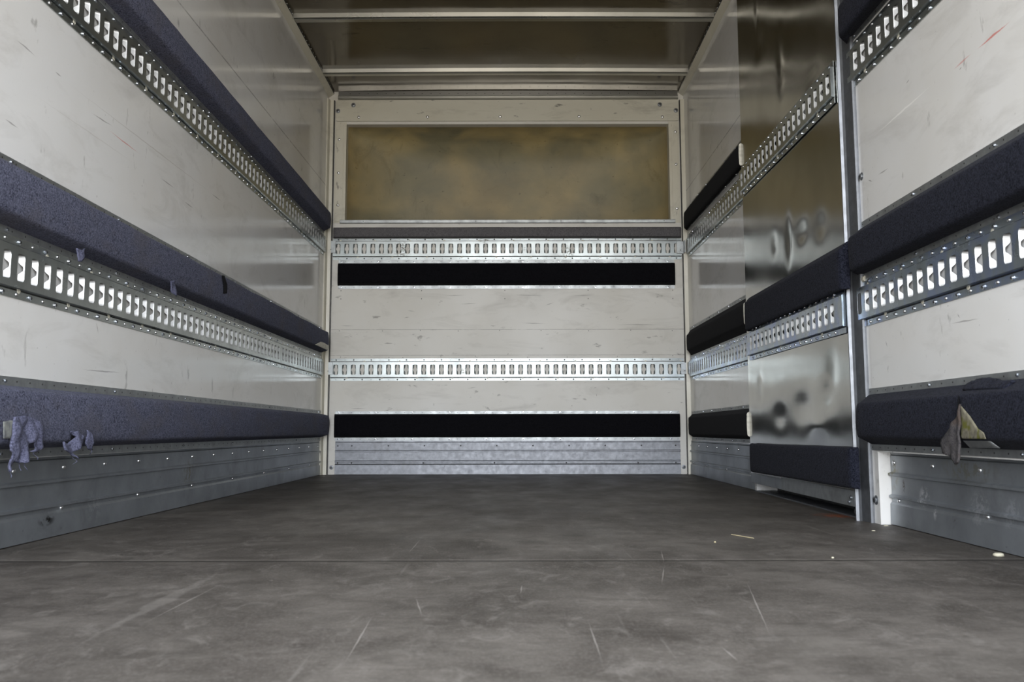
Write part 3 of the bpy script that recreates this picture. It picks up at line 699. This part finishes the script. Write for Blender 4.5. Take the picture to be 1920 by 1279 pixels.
pad('R', 3.531, 4.875, .6290, .7780, .6560, .7490, .031, M['black'], 'middle black bumper pad on the far right wall, with a cream foam end', cz=lambda u: .0085 * u, ends=('flat', 'ch'), screws=(3.7, .21), soft=.5, strips=(.015, .015))
pad('R', 3.531, 4.875, 1.2800, 1.3900, 1.2680, 1.3640, .031, M['black'], 'topmost black bumper pad on the far right wall, with a cream foam end', cz=lambda u: .0280 * u, ends=('flat', 'ch'), screws=(3.7, .21), soft=.5, strips=(.012, .008))

# torn places
def patch(fr, pts, n, m, parent, name, thick=.003, wave=.004, label=None, hang=0.0, cuts=3):
    bm = bmesh.new()
    vs = [bm.verts.new((p[0], p[1], 0)) for p in pts]
    for i in range(len(vs)): bm.edges.new((vs[i], vs[(i + 1) % len(vs)]))
    bmesh.ops.triangle_fill(bm, edges=bm.edges[:], use_beauty=True)
    for _ in range(cuts):
        es = [e for e in bm.edges if e.calc_length() > .007]
        if es: bmesh.ops.subdivide_edges(bm, edges=es, cuts=1)
        bmesh.ops.triangulate(bm, faces=bm.faces[:])
    zt = max(p[1] for p in pts)
    o = ORI[parent.name]; sd = len(name) * 1.7 + pts[0][0]
    bed = set(v for e in bm.edges if len(e.link_faces) == 1 for v in e.verts)
    for v in bm.verts:
        u, w = v.co.x, v.co.y
        q = n + wave * noise.noise(Vector((u * 45, w * 30, sd))) + hang * (zt - w)
        du = .0018 * noise.noise(Vector((u * 160, w * 160, sd))) if v in bed and wave > 0 else 0
        p = FR[fr](u + du, w + du * .7, q); v.co = (p[0] - o[0], p[1] - o[1], p[2] - o[2])
    me = bpy.data.meshes.new(name); bm.to_mesh(me); bm.free(); me.materials.append(m)
    for p in me.polygons: p.use_smooth = True
    ob = bpy.data.objects.new(name, me); link(ob); ob.parent = parent; ORI[ob.name] = o
    sm = ob.modifiers.new('thickness', 'SOLIDIFY'); sm.thickness = thick; sm.offset = 0
    if label: ob['label'] = label
    return ob
low_left_exposed = [(1.6834, 0.2681), (1.705, 0.2707), (1.7275, 0.2698), (1.7286, 0.2593), (1.719, 0.2348), (1.687, 0.235)]
low_left_flap = [(1.7167, 0.2778), (1.752, 0.2808), (1.792, 0.2755), (1.8252, 0.2636), (1.8319, 0.2451), (1.8293, 0.2266), (1.8217, 0.2119), (1.7997, 0.2051), (1.7729, 0.2081), (1.7987, 0.2148), (1.7884, 0.227), (1.7692, 0.2225), (1.7664, 0.2083), (1.7745, 0.1938), (1.7583, 0.1848), (1.737, 0.1867), (1.7243, 0.1895), (1.7161, 0.1713), (1.7042, 0.1696), (1.703, 0.1799), (1.7154, 0.1955), (1.7144, 0.2048), (1.7035, 0.212), (1.7078, 0.228), (1.7094, 0.2511)]
low_left_curl = [(1.9388, 0.2489), (1.9708, 0.2489), (1.9966, 0.2381), (1.9956, 0.222), (1.9671, 0.2091), (1.9493, 0.2016), (1.9697, 0.1852), (1.9417, 0.1991), (1.9099, 0.2076), (1.9029, 0.2257), (1.9291, 0.2189), (1.9613, 0.237)]
low_left_hole = [(1.9551, 0.2489), (1.9797, 0.2436), (1.9812, 0.2302), (1.9481, 0.2173), (1.9245, 0.2203), (1.9518, 0.2304)]
low_left_strand = [(2.023, 0.2517), (2.0472, 0.2407), (2.0552, 0.2212), (2.0513, 0.2033), (2.0307, 0.2078), (2.0206, 0.2216), (2.0273, 0.238)]
mid_left_tuft = [(1.9416, 0.6702), (1.9639, 0.6687), (1.9885, 0.6804), (1.9807, 0.6627), (1.9636, 0.6425), (1.9527, 0.6411), (1.9464, 0.6555)]
mid_left_tuft2 = [(2.5092, 0.6921), (2.5392, 0.7008), (2.5655, 0.6674), (2.5445, 0.6536), (2.5216, 0.6602)]
mid_left_slit = [(2.945, 0.7901), (2.972, 0.794), (3.0046, 0.7674), (3.0047, 0.7377), (2.968, 0.729), (2.9644, 0.7605)]
mid_left_foam = [(4.4416, 0.6969), (4.5733, 0.7251), (4.65, 0.729), (4.7848, 0.7259), (4.7738, 0.7023), (4.7335, 0.697)]
flap_slit = [(1.7392, 0.3192), (1.7343, 0.3135), (1.7421, 0.2321), (1.7484, 0.232), (1.7451, 0.2989)]
flap_foam = [(1.7363, 0.2987), (1.7012, 0.2759), (1.6727, 0.2506), (1.6533, 0.2435), (1.6463, 0.2313), (1.742, 0.2311)]
flap_core = [(1.7569, 0.2301), (1.6587, 0.2312), (1.6441, 0.214), (1.7569, 0.2124)]
flap_hang = [(1.7232, 0.3001), (1.7546, 0.2673), (1.7861, 0.2429), (1.7976, 0.2276), (1.7944, 0.2011), (1.7532, 0.1911), (1.7397, 0.1787), (1.7237, 0.1849), (1.7244, 0.2121), (1.7296, 0.2395)]
flap_bump = [(1.7749, 0.3412), (1.7593, 0.3474), (1.7369, 0.3512), (1.7015, 0.351), (1.6679, 0.3469), (1.6357, 0.3412), (1.5982, 0.3403), (1.6059, 0.3261), (1.7686, 0.3299)]

patch('L', low_left_exposed, .0570, M['palefoam'], padL_low, 'exposed_foam', .0012, 0, 'pale greenish foam showing through the torn carpet')
patch('L', low_left_hole, .0565, M['black'], padL_low, 'torn_hole', .0010, 0, 'dark hole behind the torn carpet')
patch('L', low_left_flap, .058, M['bluewisp'], padL_low, 'torn_flap', .004, .012, 'pale blue shredded carpet hanging down', hang=.05)
patch('L', low_left_curl, .062, M['bluewisp'], padL_low, 'torn_flap', .004, .010, 'pale blue curl of torn carpet', hang=.03)
patch('L', low_left_strand, .058, M['bluewisp'], padL_low, 'torn_flap', .004, .006, 'small pale blue strand of torn carpet')
patch('L', mid_left_tuft, .052, M['bluewisp'], padL_mid, 'torn_tuft', .003, .006, 'small forked tuft of torn carpet')
patch('L', mid_left_tuft2, .050, M['bluewisp'], padL_mid, 'torn_tuft', .003, .006)
patch('L', mid_left_slit, .0550, M['black'], padL_mid, 'torn_slit', .0010, 0, 'dark vertical slit in the carpet')
patch('L', mid_left_foam, .0550, M['foamend'], padL_mid, 'exposed_foam', .0010, 0, 'cream foam bared at the worn corner')
patch('R', flap_foam, .0550, M['foam'], padR_low, 'exposed_foam', .0012, 0, 'yellowed foam inside the torn carpet')
patch('R', flap_slit, .0560, M['black'], padR_low, 'torn_slit', .0010, 0)
patch('R', flap_core, .046, M['galv'], padR_low, 'bare_channel', .0015, 0, 'bare bluish steel channel under the torn carpet', hang=-.9)
patch('R', flap_hang, .058, M['back'], padR_low, 'hanging_flap', .004, .008, 'grey carpet backing folded out and hanging down', hang=.10)
patch('R', flap_bump, .010, M['navy'], padR_low, 'lifted_carpet', .006, .002, hang=1.0, label= 'carpet edge pulled up over the strip')
# loose threads hanging from the shreds
for (u, w, L_) in ((1.712, .178, .02), (1.765, .188, .018), (1.80, .21, .02), (1.965, .19, .016), (2.04, .205, .012), (1.745, .185, .015)):
    mb = MB(); us = [(u + .004 * math.sin(i * 1.3 + u * 50), w - L_ * i / 5, .060 + .004 * math.sin(i + u * 9)) for i in range(6)]
    for a, b in zip(us[:-1], us[1:]):
        mb.add([FR['L'](a[0] - .0008, a[1], a[2]), FR['L'](a[0] + .0008, a[1], a[2]), FR['L'](b[0] + .0008, b[1], b[2]), FR['L'](b[0] - .0008, b[1], b[2]),
                FR['L'](a[0], a[1], a[2] + .001), FR['L'](b[0], b[1], b[2] + .001)], [(0, 1, 2, 3), (0, 4, 5, 3), (1, 4, 5, 2)])
    mb.build('loose_thread', M['bluewisp'], padL_low)

# ---------------------------------------------------------------- ribbed metal kick plates along the floor
KP = [(.1905, .0), (.1905, .0035), (.1840, .0035), (.1825, .0005), (.1810, .0045), (.1380, .0045), (.1345, .0125), (.1290, .0125), (.1270, .0045), (.0800, .0045), (.0770, .0125), (.0715, .0125), (.0695, .0045), (.0610, .0045), (.0545, .0095), (.002, .0110), (.002, 0)]
def kick(fr, u0, u1, label, r1, r2, mat):
    mid = (u0 + u1) / 2
    t = thing('ribbed_kick_plate', label, 'kick plate', FR[fr](mid, 0, 0), 'ribbed metal kick plates along the floor')
    mb = MB(); n_ = 12; mb.sweep(fr, [u0 + (u1 - u0) * i / n_ for i in range(n_ + 1)], KP)
    mb.build('plate', mat, t)
    rk, rs_ = ('pin', 1.9) if fr == 'B' else ('rivet', 1.15)
    for u in r1: fasten(rk, 'rivet', t, fr, u, .1625, .0045, rs_)
    for u in r2: fasten(rk, 'rivet', t, fr, u, .0655, .0045, rs_)
    return t
kick('LS', -.72, 4.915, 'long grey ribbed kick plate along the floor of the left wall', [1.464 + .21 * i for i in range(17)], [1.67 + .4235 * i for i in range(8)], M['kick'])
kick('RS', -.72, 2.292, 'grey ribbed kick plate on the near right wall, with white and yellow scuffs', [2.27 - .21 * i for i in range(6)], [2.25 - .42 * i for i in range(3)], M['kickR'])
kick('RS', 3.557, 4.915, 'short grey ribbed kick plate on the far right wall, beyond the door', [3.64 + .21 * i for i in range(7)], [3.66, 4.08, 4.5, 4.85], M['kick'])
t = kick('B', -1.000, .972, 'bright ribbed kick plate along the bottom of the front wall', [-.985, -.905] + [-.696 + .2065 * i for i in range(8)] + [.945], [-.985, -.905, -.496, -.09, .32, .73, .945], M['kickB'])

# ---------------------------------------------------------------- side door and its post
mb = MB(); d0, d1, z0, z1 = 2.402, 3.526, .036, 2.185
nu, nw = 70, 130; vs = []
dents = [(2.93, .905, .028, .075, .008), (2.78, .90, .05, .03, .005), (3.10, .93, .03, .03, .005), (2.60, .88, .05, .04, .004), (2.95, 1.55, .03, .10, .006), (2.62, 1.36, .06, .03, .004), (3.2, 1.75, .05, .04, .006), (2.85, .33, .10, .05, .006), (2.60, .36, .06, .04, .005), (3.1, .30, .08, .04, .005), (2.7, .26, .07, .03, -.004), (3.35, .42, .03, .05, .004), (2.55, .43, .04, .05, .004), (3.24, 1.90, .015, .12, .004)]
def dent(u, w):
    q = .0026 * noise.noise(Vector((u * 1.6, w * 3.4, 5))) + .0004 * noise.noise(Vector((u * 7, w * 9, 2)))
    for a, b, su, sw, dep in dents: q -= dep * math.exp(-((u - a) / su) ** 2 - ((w - b) / sw) ** 2)
    e = min(1.0, min(u - d0, d1 - u) / .04)
    return q * max(0, e)
for j in range(nw + 1):
    for i in range(nu + 1):
        u = d0 + (d1 - d0) * i / nu; w = z0 + (z1 - z0) * j / nw
        vs.append(FR['R'](u, w, .0215 + dent(u, w)))
k = nu + 1
mb.add(vs, [(j * k + i, j * k + i + 1, (j + 1) * k + i + 1, (j + 1) * k + i) for j in range(nw) for i in range(nu)], 0, True)
door = mb.build('door_1', M['door'], origin=FR['R'](2.96, .036, .01)); struct(door, 'dented aluminium side door')
mb = MB(); mb.box('R', d0 + .001, d1, z0, z1, .002, .012); mb.build('door_core', M['galv'], door)
mb = MB(); mb.box('R', d0 - .004, d0 + .003, z0 - .004, z1, .004, .0240); mb.build('edge_strip', M['edge'], door, label='bright rear edge strip of the door')
mb = MB(); mb.box('R', d0 + .004, 3.095, .0365, .080, .0225, .0255); mb.build('bottom_strip', M['galv'], door)
mb = MB(); mb.box('R', 3.10, d1 - .004, .0375, .074, .0225, .0240); mb.build('bottom_strip', M['kick'], door)
for u, w, s_ in ((2.432, .060, .6), (2.445, .047, .55), (2.448, .020, .9)): fasten('bolt', 'latch_bolt', door, 'R', u, w, .0255 if w > .03 else .004, s_)

t = thing('door_post', 'tall galvanized folded steel post between the metal side door and the near right wall', 'post', FR['R'](2.37, 0, .01))
mb = MB()
pp = [(2.398, .0), (2.398, .0275), (2.393, .0275), (2.390, .020), (2.384, .0145), (2.346, .0095), (2.341, .0110), (2.336, .0095), (2.333, .005), (2.333, .0)]
vs = [FR['R'](u, w, n) for w in (.0, 1.0, 2.19) for u, n in pp]; k = len(pp)
mb.add(vs, [(i * k + j, i * k + (j + 1) % k, (i + 1) * k + (j + 1) % k, (i + 1) * k + j) for i in range(2) for j in range(k)] + [tuple(range(k)), tuple(range(2 * k, 3 * k))])
mb.build('channel', M['edge2'], t)
tag(fasten('bolt', 'wall_bolt', None, 'R', 2.318, .9515, 0, .9), 'round bolt head on the white near right wall beside the door post', 'bolt')
tag(fasten('bolt', 'wall_bolt', None, 'R', 2.318, .062, 0, 1.0), 'round bolt head low beside the foot of the door post', 'bolt')
tag(fasten('bolt', 'wall_bolt', None, 'B', -1.020, .040, 0, 1.0), 'round bolt head in the bottom left corner of the front wall', 'bolt')
tag(fasten('bolt', 'wall_bolt', None, 'B', .990, .040, 0, 1.0), 'round bolt head in the bottom right corner of the front wall', 'bolt')
mb = MB(); mb.box('R', 2.42, 3.545, 0.0, .0045, -.075, .004); o = mb.build('door_threshold', M['edge2']); tag(o, 'thin metal threshold strip on the floor under the side door', 'threshold')

# ---------------------------------------------------------------- roof bows
for y0, lab in ((3.914, 'nearer galvanized roof bow crossing the ceiling at the top of the view'), (4.579, 'farther galvanized roof bow crossing the ceiling, closest to the front wall')):
    t = thing('roof_bow', lab, 'roof bow', (0, y0, skin(y0) - .022), 'roof bows under the ceiling')
    mb = MB()
    F = lambda u, w, n, y0=y0: (u, y0 + n, skin(y0) + crown(u) + w)
    pr = [(.002, .000), (-.0205, .0015), (-.0210, .0040), (-.0060, .0050), (-.0060, .0190), (-.0200, .0200), (-.0225, .0225), (-.0225, .0250), (-.0200, .0280), (-.0170, .0300), (-.0170, .0600), (.002, .0600)]
    xl = FR['L'](y0, 0, .031)[0]; xr = FR['R'](y0, 0, .031)[0]
    mb.sweep(F, [xl + (xr - xl) * i / 20 for i in range(21)], pr, cap=True)
    mb.build('channel', M['bow'], t)

# ---------------------------------------------------------------- bits lying on the floor
def chip(name, x, y, r, h, m, label, cat, sx=1.0, rot=0.0):
    mb = MB(); k = 9; vs = []
    for q, sc in ((0, 1.0), (h * .7, .9), (h, .55)):
        for i in range(k):
            a = i * 2 * PI / k; rr = r * sc * (.8 + .35 * noise.noise(Vector((i * 1.7, x * 9, y * 5))))
            px, py = rr * sx * math.cos(a), rr * math.sin(a)
            vs.append((x + px * math.cos(rot) - py * math.sin(rot), y + px * math.sin(rot) + py * math.cos(rot), q + .0002))
    mb.add(vs, [tuple(range(k))] + [(j * k + i, j * k + (i + 1) % k, (j + 1) * k + (i + 1) % k, (j + 1) * k + i) for j in range(2) for i in range(k)] + [tuple(range(2 * k, 3 * k))], 0, True)
    tag(mb.build(name, m), label, cat)
s = N('pale_chip'); M['chip'] = s.done((.50, .47, .36), .7)
s = N('straw'); M['straw'] = s.done((.42, .36, .22), .7)
chip('foam_chip', .975, 1.728, .010, .006, M['chip'], 'pale cream chip lying on the floor by the near right kick plate', 'debris', 1.3)
chip('foam_chip', .636, 1.700, .0035, .003, M['chip'], 'tiny pale chip on the floor just left of the cream chip', 'debris')
chip('wood_crumb', .462, 1.935, .0030, .003, M['straw'], 'tiny tan crumb on the dark floor in front of the side door', 'debris')
chip('paint_flake', .985, 2.262, .006, .002, M['chip'], 'small white flake on the floor at the foot of the door post', 'debris', 1.6, .5)
chip('paint_flake', .905, 2.150, .004, .002, M['chip'], 'small white flake on the floor a little in front of the door post', 'debris', 1.5)
mb = MB(); F = lambda u, w, n: (u, w, n)
a_, b_ = (.533, 2.071), (.566, 2.000)
mb.sweep(lambda u, w, n: (a_[0] + (b_[0] - a_[0]) * u + w, a_[1] + (b_[1] - a_[1]) * u, n + .0016), [0, .25, .5, .75, 1], [(-.0011, 0), (0, -.0011), (.0011, 0), (0, .0011)], close=True)
tag(mb.build('straw_fibre', M['straw']), 'thin straw coloured fibre lying on the floor in front of the side door', 'debris')

mb = MB(); mb.box('R', 2.318, 2.338, .656, .671, .0028, .0060); mb.box('R', 2.321, 2.335, .659, .668, .0060, .0085)
o = mb.build('mounting_clip', M['cream']); tag(o, 'tiny cream clip at the rear end of the lower right track, beside the post', 'clip')
